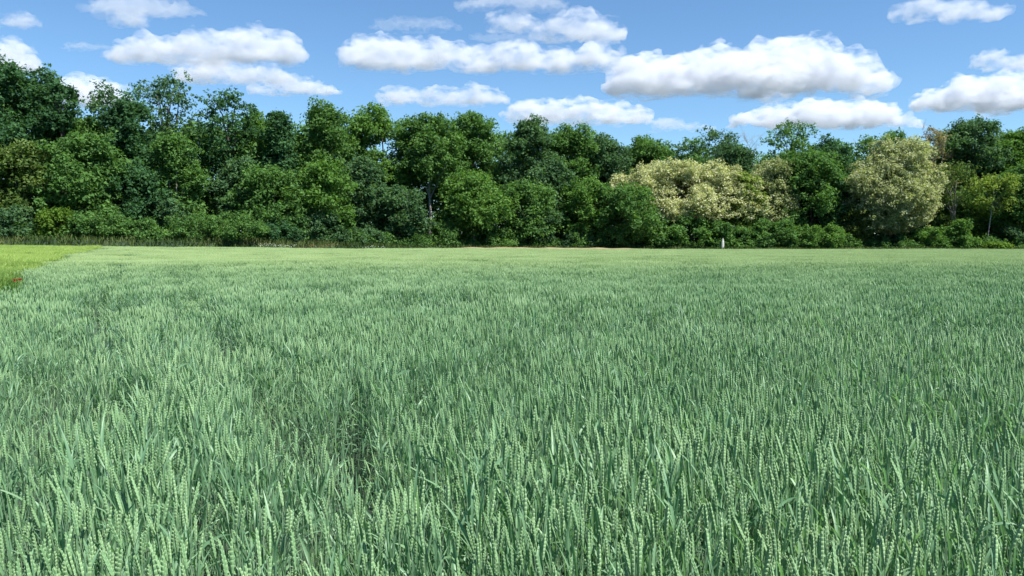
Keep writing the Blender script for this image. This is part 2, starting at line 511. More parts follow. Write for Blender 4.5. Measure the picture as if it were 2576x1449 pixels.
FRONT = [
    (48, 358, 74, 3, 600, dict(label='yellowish green tree with coarse leaves at the left edge, front row', shape='egg', pal='warm', clump=.95)),
    (212, 335, 96, 4, 600, dict(label='big mid green tree in front of the dip in the left woods', shape='egg', pal='mid', clump=1.05)),
    (330, 400, 70, 5, 600, dict(label='dark leafy tree between the big mid green one and the ivy clad one', shape='egg', pal='deep', clump=.95)),
    (448, 330, 58, 5, 600, dict(label='loose green tree with a thin pale trunk visible low down', shape='egg', pal='mid', clump=.85, dens=.85, bark=BARK_PALE, trunk=.13)),
    (600, 400, 52, 6, 600, dict(label='blue green tree bordering the dark gap in the left woods', shape='egg', pal='blue', clump=.9)),
    (690, 415, 84, 3, 602, dict(label='wide mid green tree in front of the dark pointed one', shape='egg', pal='mid', clump=1.0)),
    (818, 402, 66, 2, 602, dict(label='lighter green rounded tree in the front row left of centre', shape='egg', pal='fresh', clump=1.0)),
    (915, 395, 56, 5, 602, dict(label='dark green tree in the hollow right of the lighter rounded one', shape='egg', pal='blue', clump=.95)),
    (1005, 468, 62, 2, 604, dict(label='dark low tree left of the bare pale trunk', shape='egg', pal='blue', clump=.9)),
    (1192, 428, 78, 1, 604, dict(label='light green rounded tree right of the bare pale trunk', shape='egg', pal='fresh', clump=1.0)),
    (1312, 458, 72, 2, 606, dict(label='mid green low tree under the knobbly peaked one', shape='egg', pal='mid', clump=.95)),
    (1380, 400, 62, 5, 600, dict(label='dark green tree filling the middle behind the low front trees', shape='egg', pal='blue', clump=1.0)),
    (1465, 450, 62, 2, 606, dict(label='bright green leafy tree left of the cream flowering dome', shape='egg', pal='fresh', clump=.9)),
    (1572, 462, 86, 0, 608, dict(label='round green tree overlapping the left foot of the cream flowering dome', shape='egg', pal='mid', clump=.95)),
    (1715, 408, 186, 4, 552, dict(name='flowering_tree', label='wide umbrella-shaped tree covered in cream blossom', shape='dome', pal='cream', clump=.72, leaf=.21, fill=2.2, ry=4.2, dens=1.15, blossom=.75, limbs=16, trunk=.24)),
    (1720, 548, 120, 2, 612, dict(name='shrub', cat='shrub', label='dark green shrub in the shade beneath the cream umbrella tree', shape='dome', pal='mid', clump=.8, bushy=True)),
    (1872, 430, 40, 3, 580, dict(name='flowering_tree', label='slim yellow green flowering tree on the right flank of the cream dome', shape='egg', pal='yellow', clump=.7, leaf=.26, blossom=.4)),
    (1938, 398, 56, 5, 592, dict(name='flowering_tree', label='pale cream flowering tree standing narrow behind the leafy low trees', shape='egg', pal='cream2', clump=.7, leaf=.21, fill=1.6, blossom=.6)),
    (2040, 378, 86, 5, 604, dict(label='broad dark green tree between the two groups of cream blossom', shape='egg', pal='mid', clump=1.05)),
    (2112, 440, 52, 4, 606, dict(label='dark green tree left beside the big oval flowering tree', shape='egg', pal='deep', clump=.95)),
    (2240, 352, 104, 3, 588, dict(name='flowering_tree', label='big oval tree covered in cream blossom on the right', shape='egg', pal='cream2', clump=.72, leaf=.21, fill=2.0, blossom=.72, dens=1.1, trunk=.26, limbs=14)),
    (2400, 400, 58, 4, 590, dict(label='thin half bare tree with pale forked trunk right of the big flowering tree', shape='egg', pal='warm', clump=.62, dens=.42, bark=BARK_PALE, trunk=.13, limbs=16, leaf=.24)),
    (2484, 436, 54, 1, 540, dict(name='flowering_tree', label='slim young tree with leaning pale stem and yellowish crown', shape='round', pal='yellow', clump=.68, dens=.75, bark=BARK_PALE, trunk=.085, leaf=.25, blossom=.3, crown_off=.6, limbs=9)),
    (2420, 480, 70, 7, 604, dict(label='mid green tree behind the thin half bare one', shape='egg', pal='mid', clump=.95)),
    (2565, 420, 66, 3, 606, dict(label='dark green tree at the right edge beside the slim pale stemmed one', shape='egg', pal='mid', clump=1.0)),
    (2320, 440, 60, 8, 600, dict(label='dark green tree behind the right flank of the big flowering tree', shape='egg', pal='blue', clump=.95)),
]
BUSH = [
    (30, 545, 62, -1.5, dict(label='low dark bush under the yellowish green tree at the left edge', pal='blue')),
    (138, 520, 40, -2, dict(label='yellow green bush standing out in front of the dark left woods', pal='lime')),
    (245, 545, 70, -1.5, dict(label='dark leafy bush right of the yellow green one', pal='mid')),
    (345, 540, 58, -2, dict(label='mid green bush before the thin pale trunk on the left', pal='mid')),
    (430, 530, 34, 1, dict(label='blue green bush between the leafy bush and the wide clipped-looking one', pal='blue')),
    (540, 534, 104, -2, dict(label='wide smooth rounded olive green thicket', pal='mid', leaf=.18)),
    (690, 545, 66, -1, dict(label='dark bush below the wide mid green tree', pal='deep')),
    (800, 552, 60, -1, dict(label='dark green bush below the lighter rounded tree', pal='blue')),
    (910, 565, 60, 0, dict(label='low bush in the shaded hollow left of the pale trunk', pal='blue')),
    (1120, 568, 42, -1, dict(label='small bush at the foot of the light green rounded tree', pal='mid')),
    (1245, 560, 56, 0, dict(label='leafy bush right of the light green rounded tree', pal='mid')),
    (1350, 560, 60, 0, dict(label='green bush at the foot of the mid green low tree', pal='blue')),
    (1450, 568, 54, 0, dict(label='bluish low bush left of the round green tree', pal='blue')),
    (1560, 555, 62, -1.5, dict(label='low dense bush before the round green tree', pal='mid')),
    (1670, 590, 44, -1.5, dict(label='small fresh bush at the left foot of the cream umbrella tree', pal='fresh')),
    (1870, 566, 46, -.5, dict(label='green bush on the right of the cream umbrella tree', pal='mid')),
    (1948, 562, 62, -1, dict(label='fresh green bush under the narrow cream tree', pal='mid')),
    (2060, 552, 56, -1.5, dict(label='bright green bush with upright shoots left of the big flowering tree', pal='fresh')),
    (2150, 540, 36, 0, dict(label='loose pale green bush touching the big flowering tree', pal='olive')),
    (2235, 585, 60, 2, dict(label='dark undergrowth bush below the big flowering tree', pal='deep')),
    (2360, 560, 50, -1, dict(label='fresh green bush below the thin half bare tree', pal='fresh')),
    (2420, 575, 36, -2, dict(label='light green bush beside the leaning pale stem', pal='fresh')),
    (2505, 608, 26, -3, dict(label='very small lime green bush at the edge of the wheat on the right', pal='lime')),
    (2560, 580, 48, 0, dict(label='dark bush at the right edge', pal='blue')),
]
for i, (px, top, half, back, bot, kw) in enumerate(BACK):
    px_tree(px, top, half, D(px, back), bot, seed=100 + i, **kw)
for i, (px, top, half, back, bot, kw) in enumerate(FRONT):
    px_tree(px, top, half, D(px, back), bot, seed=200 + i, **kw)
for i, (px, top, half, back, kw) in enumerate(BUSH):
    kw = dict(kw); kw.setdefault('leaf', .22)
    top += (-22, 6, -8, 14, -30, 2, 10)[i % 7]
    px_tree(px, top, half, D(px, back + 1.8), 640, seed=300 + i, name='bush', cat='bush', group='bushes along the foot of the woods',
            shape=('dome', 'egg', 'round')[i % 3], clump=.62, bushy=True, trunk=.06, limbs=4, dens=1.1, **kw)

# trees without leaves
def bare_tree(px, top, half, depth, label, seed, trunk=.12):
    rng = np.random.default_rng(seed)
    g = at(px, HORIZON_Y, depth); gzv = gz(g.x, depth); s = depth / FPX
    H = at(px, top, depth).z - gzv
    root = empty('bare_tree', (g.x, depth, gzv)); tag(root, label, 'tree', 'trees along the edge of the woods')
    tr = MB(); bl = []
    pts = [(rng.normal() * .1 * k, rng.normal() * .1 * k, H * .9 * k / 6) for k in range(7)]
    tr.tube([(0, 0, -.2)] + pts[1:], [trunk * (1.2 - .16 * k) for k in range(7)], 6)
    def branch(br, p, d, l, r, lev):
        q = [p]
        for k in range(3):
            d = (d + Vector(rng.normal(size=3)) * .16 + Vector((0, 0, .05))).normalized()
            q.append(q[-1] + d * l / 3)
        br.tube(q, [r, r * .8, r * .6, r * .35], 4)
        if lev:
            for k in range(4):
                j = rng.integers(1, 4)
                nd = (d + Vector(rng.normal(size=3)) * .55).normalized()
                branch(br, q[j], nd, l * .6, r * .5, lev - 1)
    for k in range(13):
        a = rng.random() * 6.28; z = H * (.45 + .42 * rng.random()); j = z / (H * .9) * 6
        p = Vector(pts[min(int(j), 5)]).lerp(Vector(pts[min(int(j) + 1, 6)]), j - int(j))
        bl.append(MB()); branch(bl[-1], p, Vector((math.cos(a) * .8, math.sin(a) * .5, .75)).normalized(), half * s * (1.0 - .5 * (z / H - .45)), trunk * .42, 2)
    add('trunk', tr.mesh('trunk', [BARK_DRY]), root); [add('branch', q.mesh('branch', [BARK_DRY]), root) for q in bl]
bare_tree(1885, 312, 38, D(1885, 12), 'leafless grey tree with bare twigs against the sky', 5, .06)
bare_tree(2330, 300, 40, D(2330, 9), 'leafless twiggy tree top beside the tan drying tree', 6, .08)
bare_tree(2150, 325, 22, D(2150, 15), 'thin bare twigs poking up left of the airy top behind the big flowering tree', 7, .07)

# the depth of the woods behind the trees that can be told apart
def woodland():
    rng = np.random.default_rng(77)
    C, R = [], []
    sil = [(-200, 270), (60, 240), (190, 325), (300, 330), (430, 325), (560, 325), (650, 325), (720, 315), (820, 312), (900, 312), (950, 420), (1000, 420), (1060, 325), (1190, 325), (1270, 345), (1330, 345), (1440, 350), (1540, 372), (1650, 370), (1760, 392), (1900, 392), (2000, 385), (2090, 372), (2230, 375), (2330, 378), (2440, 352), (2560, 355), (2800, 350)]
    sx = [p[0] for p in sil]; sy = [p[1] for p in sil]
    for i in range(2700):
        px = -260 + 3100 * rng.random()
        dep = line_depth(px) + 11 + 12 * rng.random()
        top = np.interp(px, sx, sy)
        y = top + (625 - top) * rng.random()
        p = at(px, y, dep)
        C.append((p.x, p.y, max(p.z, .5))); R.append(1.0 + 1.0 * rng.random())
    C = np.array(C); R = np.array(R)
    v, f, idx = leaf_cloud(rng, C, R, 115, .42)
    tint = np.clip(rng.random(len(C))[idx] * .6 + rng.random(len(idx)) * .4, 0, 1)
    o = add('woodland', mesh_from('woodland', v, f, [LEAFM['mid']], attrs={'tint': tint}))
    tag(o, 'dark mass of leaves deep inside the woods behind the front trees', 'woods', kind='stuff')
woodland()
print('leaf faces', CLUSTER_TOTAL)

def undergrowth():
    rng = np.random.default_rng(15)
    n = 1500
    px = -200 + 2980 * rng.random(n)
    dep = 74.0 + 26.0 * smooth01((px - 100) / 1500.0) - 1.0 + 4.5 * rng.random(n)
    x = (px - W_REF / 2) / FPX * dep
    h = (0.25 + 1.5 * rng.random(n) ** 2) * (0.45 + 1.1 * vnoise(x, dep, 3.0, 61))
    C = np.stack([x, dep, ground_z(x, dep) + h * .6], 1)
    R = 0.22 + 0.40 * rng.random(n)
    v, f, idx = leaf_cloud(rng, C, R, 70, .20, flat=1.0)
    tint = np.clip(.75 * vnoise(x, dep, 2.2, 62)[idx] + .35 * rng.random(len(idx)), 0, 1)
    o = add('undergrowth', mesh_from('undergrowth', v, f, [LEAFM['mid']], attrs={'tint': tint}))
    tag(o, 'tangle of nettles and brambles along the foot of the woods', 'undergrowth', kind='stuff')
undergrowth()
# ------------------------------------------------------------------ wheat: one stalk with its ear and leaves, in a few shapes
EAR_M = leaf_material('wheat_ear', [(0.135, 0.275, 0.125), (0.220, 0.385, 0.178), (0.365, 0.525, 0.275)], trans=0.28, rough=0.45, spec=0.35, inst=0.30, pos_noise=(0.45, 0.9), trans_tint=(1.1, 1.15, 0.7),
                      far_tint=(12.0, 38.0, [(0.220, 0.335, 0.120), (0.335, 0.470, 0.180), (0.470, 0.600, 0.280)]))
LEAF_M = leaf_material('wheat_leaf', [(0.104, 0.222, 0.122), (0.168, 0.318, 0.174), (0.250, 0.410, 0.226)], trans=0.42, rough=0.42, spec=0.4, inst=0.45, pos_noise=(0.45, 0.8), trans_tint=(1.05, 1.2, 0.65))
STEM_M = leaf_material('wheat_stem', [(0.10, 0.19, 0.115), (0.16, 0.26, 0.155), (0.22, 0.31, 0.165)], trans=0.1, rough=0.45, spec=0.4, inst=0.4)

class FB(MB):
    """MB with a tint per face."""
    def __init__(self): super().__init__(); self.t = []
    def put(self, verts, faces, mat=0, tint=0.5):
        n0 = len(self.f)
        super().put(verts, faces, mat)
        k = len(self.f) - n0
        self.t.extend(tint if isinstance(tint, (list, tuple)) else [tint] * k)
    def tube(self, pts, radii, n=6, mat=0, cap=True, tint=0.5):
        self._tt = tint
        MB.tube(self, pts, radii, n, mat, cap)
    def mesh(self, name, mats, smooth=True):
        return mesh_from(name, np.array([tuple(v) for v in self.v], np.float32), self.f, mats, smooth, self.m, {'tint': self.t})
    def merge(self, other, loc=(0, 0, 0), rz=0.0, lean=(0, 0), s=1.0):
        M = Matrix.Translation(loc) @ Euler((lean[0], lean[1], rz)).to_matrix().to_4x4() @ Matrix.Scale(s, 4)
        b = len(self.v)
        self.v.extend([tuple(M @ Vector(p)) for p in other.v])
        self.f.extend([tuple(b + i for i in q) for q in other.f]); self.m.extend(other.m); self.t.extend(other.t)

def floret(fb, base, d, side, L, w, t0):
    """A plump pointed husk."""
    d = d.normalized(); a = d.cross(side).normalized(); b = side.normalized()
    rings = ((0.0, 0.35), (0.35, 1.0), (0.72, 0.72))
    vs = []
    for (h, k) in rings:
        for q in range(4):
            an = q * math.pi / 2 + math.pi / 4
            vs.append(base + d * (L * h) + (a * math.cos(an) + b * math.sin(an)) * (w * k))
    vs.append(base + d * L)
    fs, tt = [], []
    for r in range(2):
        for q in range(4):
            fs.append((r * 4 + q, r * 4 + (q + 1) % 4, r * 4 + 4 + (q + 1) % 4, r * 4 + 4 + q)); tt.append(t0 - 0.08 + 0.12 * r)
    for q in range(4):
        fs.append((8 + q, 8 + (q + 1) % 4, 12)); tt.append(t0 + 0.16)
    fb.put(vs, fs, 0, tt)

def ear_shape(rng, L=0.09, detail=True):
    fb = FB()
    if detail:
        # the body of the ear, under the husks
        vs, fs = [], []
        for r in range(7):
            t = r / 6; e = 0.40 + 0.60 * math.sin(math.pi * (0.20 + 0.78 * t)) ** .8
            for q in range(6):
                an = 2 * math.pi * q / 6
                vs.append((math.cos(an) * 0.0051 * e, math.sin(an) * 0.0046 * e, L * .96 * t))
        for r in range(6):
            for q in range(6):
                fs.append((r * 6 + q, r * 6 + (q + 1) % 6, r * 6 + 6 + (q + 1) % 6, r * 6 + 6 + q))
        fb.put(vs, fs, 0, .42)
        n = 13
        for i in range(n):
            z = L * 0.9 * i / n
            env = 0.40 + 0.60 * math.sin(math.pi * (0.20 + 0.78 * i / n)) ** .8
            sgn = 1 if i % 2 == 0 else -1
            for yy in (-1, 0, 1):
                base = Vector((sgn * 0.0024 * env, yy * 0.0023 * env, z))
                d = Vector((sgn * (0.13 if yy == 0 else 0.08), yy * 0.03, 1.0))
                floret(fb, base, d, Vector((0, 1, 0)), 0.0185 * (0.75 + 0.25 * env), 0.0025 * env, 0.45 + 0.14 * rng.random())
        for yy in (-1, 1):
            floret(fb, Vector((0, yy * .0005, L * 0.87)), Vector((0.04 * yy, yy * 0.04, 1)), Vector((0, 1, 0)), 0.016, 0.0016, 0.6)
    else:
        prof = ((0, .35), (.22, 1.0), (.6, .95), (1.0, .18)); n = 5; vs = []
        for (h, k) in prof:
            for q in range(n):
                an = 2 * math.pi * q / n
                vs.append((math.cos(an) * 0.0062 * k, math.sin(an) * 0.0054 * k, L * h))
        fs, tt = [], []
        for r in range(3):
            for q in range(n):
                fs.append((r * n + q, r * n + (q + 1) % n, (r + 1) * n + (q + 1) % n, (r + 1) * n + q)); tt.append(0.35 + 0.2 * r + 0.25 * (rng.random() - .5))
        fb.put(vs, fs, 0, tt)
    return fb

def blade(rng, z0, L, w, az, rise, droop, seg=7, twist=0.0, mat=0):
    """A strap leaf leaving the stem, folded along its middle."""
    fb = FB()
    p = Vector((0, 0, z0)); ang = rise
    out = Vector((math.cos(az), math.sin(az), 0))
    vs = []
    for k in range(seg + 1):
        t = k / seg
        ww = w * (0.55 + 0.9 * t if t < 0.35 else 0.87 * (1 - ((t - .35) / .65) ** 1.7) ** 0.8) if k < seg else 0.0004
        side = Vector((-out.y, out.x, 0)); tw = twist * t
        d = out * math.cos(ang) + Vector((0, 0, math.sin(ang)))
        nrm = side.cross(d).normalized()
        sd = side * math.cos(tw) + nrm * math.sin(tw)
        vs += [p - sd * ww * .5 - nrm * ww * 0.14, p + nrm * ww * 0.05, p + sd * ww * .5 - nrm * ww * 0.14]
        p = p + d * (L / seg); ang -= droop / seg * (0.4 + 1.4 * t)
    fs, tt = [], []
    t0 = 0.35 + 0.3 * rng.random()
    for k in range(seg):
        for j in (0, 1):
            fs.append((k * 3 + j, k * 3 + j + 1, k * 3 + j + 4, k * 3 + j + 3)); tt.append(t0 + 0.12 * k / seg)
    fb.put(vs, fs, mat, tt)
    return fb

def stem_shape(rng, top, n=4, z0=0.0, r=0.0019):
    fb = FB()
    bend = rng.normal(size=2) * 0.018
    pts = [Vector((bend[0] * math.sin(math.pi * k / 4), bend[1] * math.sin(math.pi * k / 4), z0 + (top - z0) * k / 4)) for k in range(5)]
    MB.tube(fb, pts, [r * 1.25, r * 1.15, r, r * .9, r * .75], n, 0, False)
    fb.t = [0.5] * len(fb.f)
    return fb

WHEAT_TOP = 0.79
def stalk_parts(seed):
    """stem, ear (with its place on the stem) and leaves of one plant shape."""
    rng = np.random.default_rng(seed)
    L = 0.076 + 0.026 * rng.random()
    top = WHEAT_TOP - L
    st = stem_shape(rng, top)
    er = ear_shape(rng, L, True)
    nod = Euler((rng.normal() * .13, rng.normal() * .13, rng.random() * 6.28))
    leaves = []
    az = rng.random() * 6.28
    for (z, LL, w, ri, dr) in ((top - 0.13 - .08 * rng.random(), 0.17 + .06 * rng.random(), .0130, 1.36, .75), (top - .25 - .06 * rng.random(), .24 + .06 * rng.random(), .0135, 1.3, 1.1), (top - .40, .24, .0125, 1.0, 2.0)):
        leaves.append(blade(rng, z, LL, w * (0.85 + .3 * rng.random()), az, ri + rng.normal() * .22, dr + rng.normal() * .5, 7, rng.normal() * .8))
        az += math.pi + rng.normal() * .6
    return st, er, (0, 0, top - .002), nod, leaves

def baked(parts):
    st, er, loc, nod, leaves = parts
    fb = FB()
    fb.merge(st); fb.m = [2] * len(fb.f)
    e = FB(); 
    M = Matrix.Translation(loc) @ nod.to_matrix().to_4x4()
    b = len(fb.v); fb.v.extend([tuple(M @ Vector(p)) for p in er.v]); fb.f.extend([tuple(b + i for i in q) for q in er.f]); fb.m.extend([0] * len(er.f)); fb.t.extend(er.t)
    for lf in leaves:
        b = len(fb.v); fb.v.extend([tuple(p) for p in lf.v]); fb.f.extend([tuple(b + i for i in q) for q in lf.f]); fb.m.extend([1] * len(lf.f)); fb.t.extend(lf.t)
    return fb

def source_collection(name, meshes):
    """Shapes for scattering; they live only as data, never in the scene itself."""
    c = bpy.data.collections.new(name)
    for i, me in enumerate(meshes):
        o = bpy.data.objects.new('%s_shape_%02d' % (name, i), me); c.objects.link(o)
    return c

def scatter(name, pos, rot, scl, var, coll, label, cat):
    me = bpy.data.meshes.new(name)
    n = len(pos)
    me.vertices.add(n); me.vertices.foreach_set('co', np.asarray(pos, np.float32).ravel())
    a = me.attributes.new('rot', 'FLOAT_VECTOR', 'POINT'); a.data.foreach_set('vector', np.asarray(rot, np.float32).ravel())
    a = me.attributes.new('scl', 'FLOAT_VECTOR', 'POINT'); a.data.foreach_set('vector', np.asarray(scl, np.float32).ravel())
    a = me.attributes.new('var', 'INT', 'POINT'); a.data.foreach_set('value', np.asarray(var, np.int32))
    o = bpy.data.objects.new(name, me); COL.objects.link(o)
    ng = bpy.data.node_groups.new(name + '_scatter', 'GeometryNodeTree')
    ng.interface.new_socket('Geometry', in_out='INPUT', socket_type='NodeSocketGeometry')
    ng.interface.new_socket('Geometry', in_out='OUTPUT', socket_type='NodeSocketGeometry')
    N = ng.nodes.new; L = ng.links.new
    gi = N('NodeGroupInput'); go = N('NodeGroupOutput')
    ci = N('GeometryNodeCollectionInfo'); ci.inputs['Collection'].default_value = coll
    ci.inputs['Separate Children'].default_value = True; ci.inputs['Reset Children'].default_value = True
    ip = N('GeometryNodeInstanceOnPoints'); ip.inputs['Pick Instance'].default_value = True
    def named(nm, typ):
        q = N('GeometryNodeInputNamedAttribute'); q.data_type = typ; q.inputs['Name'].default_value = nm
        return q.outputs['Attribute']
    L(gi.outputs[0], ip.inputs['Points']); L(ci.outputs[0], ip.inputs['Instance'])
    L(named('var', 'INT'), ip.inputs['Instance Index'])
    L(named('rot', 'FLOAT_VECTOR'), ip.inputs['Rotation'])
    L(named('scl', 'FLOAT_VECTOR'), ip.inputs['Scale'])
    L(ip.outputs[0], go.inputs[0])
    md = o.modifiers.new('scatter', 'NODES'); md.node_group = ng
    tag(o, label, cat, kind='stuff')
    return o

V_EDGE = -2.35                       # where the wheat ends and the barley begins, across the rows
TRACKS = (0.80, -0.57)               # wheel tracks, across the rows
def field_points(rng, density, y0, y1, soft, side):
    """Random points inside what the view can reach, on one side of the field edge."""
    xm = 0.70 * y1 + 2.5
    n = int(density * 2 * xm * (y1 - y0))
    x = (rng.random(n) * 2 - 1) * xm; y = y0 + (y1 - y0) * rng.random(n)
    k = np.abs(x) < 0.70 * y + 2.0
    x, y = x[k], y[k]
    v = row_v(x, y)
    wob = 0.7 * (vnoise(x, y, 3.5, 3) - .5) - 0.9 * np.sin(np.clip((y - 14) / 62, 0, 1) * math.pi)
    k = (v > V_EDGE + wob) if side > 0 else (v < V_EDGE - 0.38 + wob)
    k &= y < far_limit(x, y)
    d = y + soft * (rng.random(len(y)) - .5)
    return x[k], y[k], d[k]

def thin(rng, x, y):
    """Gaps: wheel tracks and thin places in the stand."""
    v = row_v(x, y) + 0.10 * (vnoise(x, y, 1.3, 9) - .5)
    p = np.ones_like(x); hh = np.ones_like(x)
    u = x * ROW[0] + y * ROW[1]
    for t, w in zip(TRACKS, (0.20, 0.18)):
        q = np.exp(-((v - t) / w) ** 2) * smooth01((vnoise(x, y, 0.9, 21) - .18) / .30)
        p *= 1 - 0.58 * q; hh *= 1 - 0.45 * q
    g2 = vnoise(u, v * 7.0, 1.5, 77)
    q = smooth01((0.44 - g2) / .10) * np.exp(-((v - .15) / 1.15) ** 2)
    p *= 1 - 0.65 * q; hh *= 1 - 0.38 * q
    # short gaps along the drill rows, thin places across the stand
    g = vnoise(u, v * 5.0, 0.75, 4) * .62 + vnoise(x, y, 1.7, 5) * .38
    q = smooth01((0.43 - g) / .09)
    p *= 1 - 0.65 * q; hh *= 1 - 0.34 * q
    p = np.maximum(p, .34); hh = np.maximum(hh, .60)
    hh *= 0.93 + 0.14 * vnoise(x, y, 0.8, 6)
    return p, hh

def wheat_rot(rng, n, x, y):
    wind = 0.03 + 0.05 * (vnoise(x, y, 1.8, 8) - .5)
    return np.stack([rng.normal(size=n) * .065 + .01, rng.normal(size=n) * .065 - wind, np.zeros(n)], 1), rng.random(n) * 2 * math.pi

def with_z(lean, rz):
    """Euler XYZ: turn about the stem first, then lean."""
    out = np.empty_like(lean)
    for i in range(len(lean)):
        e = (Euler((lean[i, 0], lean[i, 1], 0)).to_matrix() @ Euler((0, 0, rz[i])).to_matrix()).to_euler()
        out[i] = e[:]
    return out

WRNG = np.random.default_rng(2024)
NVAR = 10
PARTS = [stalk_parts(500 + k) for k in range(NVAR)]

# nearest stand, stalk by stalk
x, y, d = field_points(WRNG, 370, 1.0, 10.0, 2.0, 1)
k = d < 9.0
x, y = x[k], y[k]
p, hh = thin(WRNG, x, y)
k = WRNG.random(len(x)) < p
x, y, hh = x[k], y[k], hh[k]
lean, rz = wheat_rot(WRNG, len(x), x, y)
rot = with_z(lean, rz)
sc = hh * (0.86 + 0.19 * WRNG.random(len(x)))
var = WRNG.integers(0, NVAR, len(x))
z = ground_z(x, y)
# the 300 ears that show largest: nearest ones inside the frame
tipz = z + WHEAT_TOP * sc
tx = x + np.sin(lean[:, 1]) * WHEAT_TOP; ty = y - np.sin(lean[:, 0]) * WHEAT_TOP
cp, sp = math.cos(PITCH), math.sin(PITCH)
dep = ty * cp - (tipz - 0.05 - CAM_H) * sp
upc = (tipz - 0.05 - CAM_H) * cp + ty * sp
inside = (np.abs(tx / dep) < 0.625) & (upc / dep > -0.352)
order = np.argsort(np.where(inside, dep, 1e9))
near = order[:300]
rest = np.ones(len(x), bool); rest[near] = False
def tiller(seed):
    """A shoot of blades that has no ear yet."""
    rng = np.random.default_rng(seed)
    fb = FB(); az = rng.random() * 6.28
    top = .60
    fb.merge(stem_shape(rng, top)); fb.m = [2] * len(fb.f)
    for (z, LL, w, ri, dr) in ((top - .06, .17 + .07 * rng.random(), .0130, 1.35, .8), (top - .16, .22 + .07 * rng.random(), .0135, 1.25, 1.4), (top - .28, .22, .013, 1.1, 2.0), (top - .02, .13, .009, 1.48, .35)):
        lf = blade(rng, z, LL, w, az, ri + rng.normal() * .2, dr + rng.normal() * .6, 8, rng.normal() * .9)
        b = len(fb.v); fb.v.extend([tuple(q) for q in lf.v]); fb.f.extend([tuple(b + i for i in q) for q in lf.f]); fb.m.extend([1] * len(lf.f)); fb.t.extend(lf.t)
        az += 2.4 + rng.normal() * .6
    return fb
NTIL = 6
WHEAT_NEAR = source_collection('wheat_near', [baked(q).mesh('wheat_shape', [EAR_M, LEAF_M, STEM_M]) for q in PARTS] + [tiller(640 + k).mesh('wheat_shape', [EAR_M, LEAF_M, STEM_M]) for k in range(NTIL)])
tl = rest & (WRNG.random(len(x)) < 0.22)
var = np.where(tl, NVAR + WRNG.integers(0, NTIL, len(x)), var)
sc = np.where(tl, sc * (1.0 + .14 * WRNG.random(len(x))), sc)
wheat = scatter('wheat', np.stack([x, y, z], 1)[rest], rot[rest], np.repeat(sc[rest][:, None], 3, 1), var[rest], WHEAT_NEAR,
                'green wheat standing behind the front rows, thick with upright ears', 'wheat')
STALK = []
for q in PARTS:
    st, er, loc, nod, leaves = q
    STALK.append((st.mesh('stem', [STEM_M]), er.mesh('ear', [EAR_M]), loc, nod, [lf.mesh('leaf', [LEAF_M]) for lf in leaves]))
for i in near:
    e = bpy.data.objects.new('wheat_stalk', None); e.empty_display_size = .05
    COL.objects.link(e)
    e.location = (x[i], y[i], z[i]); e.rotation_euler = rot[i]; e.scale = (sc[i],) * 3
    tag(e, 'green wheat stalk with plump pale ear in the front rows, largest ears in the picture', 'wheat stalk', 'wheat stalks in the front rows')
    ms, me_, loc, nod, ml = STALK[var[i]]
    o = bpy.data.objects.new('stem', ms); COL.objects.link(o); o.parent = e
    o = bpy.data.objects.new('ear', me_); COL.objects.link(o); o.parent = e; o.location = loc; o.rotation_euler = nod
    for m_ in ml:
        o = bpy.data.objects.new('leaf', m_); COL.objects.link(o); o.parent = e

# ---- further out: small bunches, then wide swathes of the same plants with fewer faces
def bunch(seed, n, rad, leaf_n, zlow, low=False, eye='wheat', lseg=3):
    rng = np.random.default_rng(seed)
    fb = FB()
    for i in range(n):
        a = rng.random() * 6.28; r = rad * math.sqrt(rng.random())
        if low: px, py = (rng.random() * 2 - 1) * rad, (rng.random() * 2 - 1) * rad
        else: px, py = r * math.cos(a), r * math.sin(a)
        s = 0.90 + 0.13 * rng.random()
        one = FB()
        if eye == 'wheat':
            L = 0.085 + .02 * rng.random(); top = WHEAT_TOP - L
            e = ear_shape(rng, L, False)
            for q in e.v: one.v.append((q[0] * 1.1, q[1] * 1.1, q[2] + top))
            one.f = list(e.f); one.m = [0] * len(e.f); one.t = list(e.t)
        else:
            L = 0.075; top = 0.70
            e = ear_shape(rng, L, False)
            nod = Euler((rng.normal() * .35, .45 + rng.normal() * .3, 0)).to_matrix()
            for q in e.v:
                w = nod @ Vector((q[0] * .8, q[1] * .8, q[2])); one.v.append((w.x, w.y, w.z + top))
            one.f = list(e.f); one.m = [0] * len(e.f); one.t = list(e.t)
            for j in range(7):
                zb = L * (0.15 + .75 * j / 7); b0 = nod @ Vector((0, 0, zb))
                dd = nod @ Vector((rng.normal() * .22, rng.normal() * .22, 1)).normalized()
                tip = b0 + dd * (0.10 + .03 * rng.random()); sd = Vector((rng.normal(), rng.normal(), 0)).normalized() * .0016
                one.put([(b0 + sd) + Vector((0, 0, top)), (b0 - sd) + Vector((0, 0, top)), tip + Vector((0, 0, top))], [(0, 1, 2)], 0, .75)
        w = 0.0028
        one.put([(-w, 0, zlow), (w, 0, zlow), (w * .8, 0, top), (-w * .8, 0, top)], [(0, 1, 2, 3)], 2, .5)
        for j in range(leaf_n):
            lf = blade(rng, top - .10 - .17 * j - .06 * rng.random(), .17 + .07 * rng.random(), .014, rng.random() * 6.28, 1.1 + rng.normal() * .25, 1.8 + rng.normal() * .5, lseg, 0)
            b = len(one.v); one.v.extend([tuple(q) for q in lf.v]); one.f.extend([tuple(b + k for k in q) for q in lf.f]); one.m.extend([1] * len(lf.f)); one.t.extend(lf.t)
        fb.merge(one, (px, py, 0), rng.random() * 6.28 if eye == 'wheat' else rng.normal() * .7, (rng.normal() * .05, rng.normal() * .05 - .03), s)
    return fb

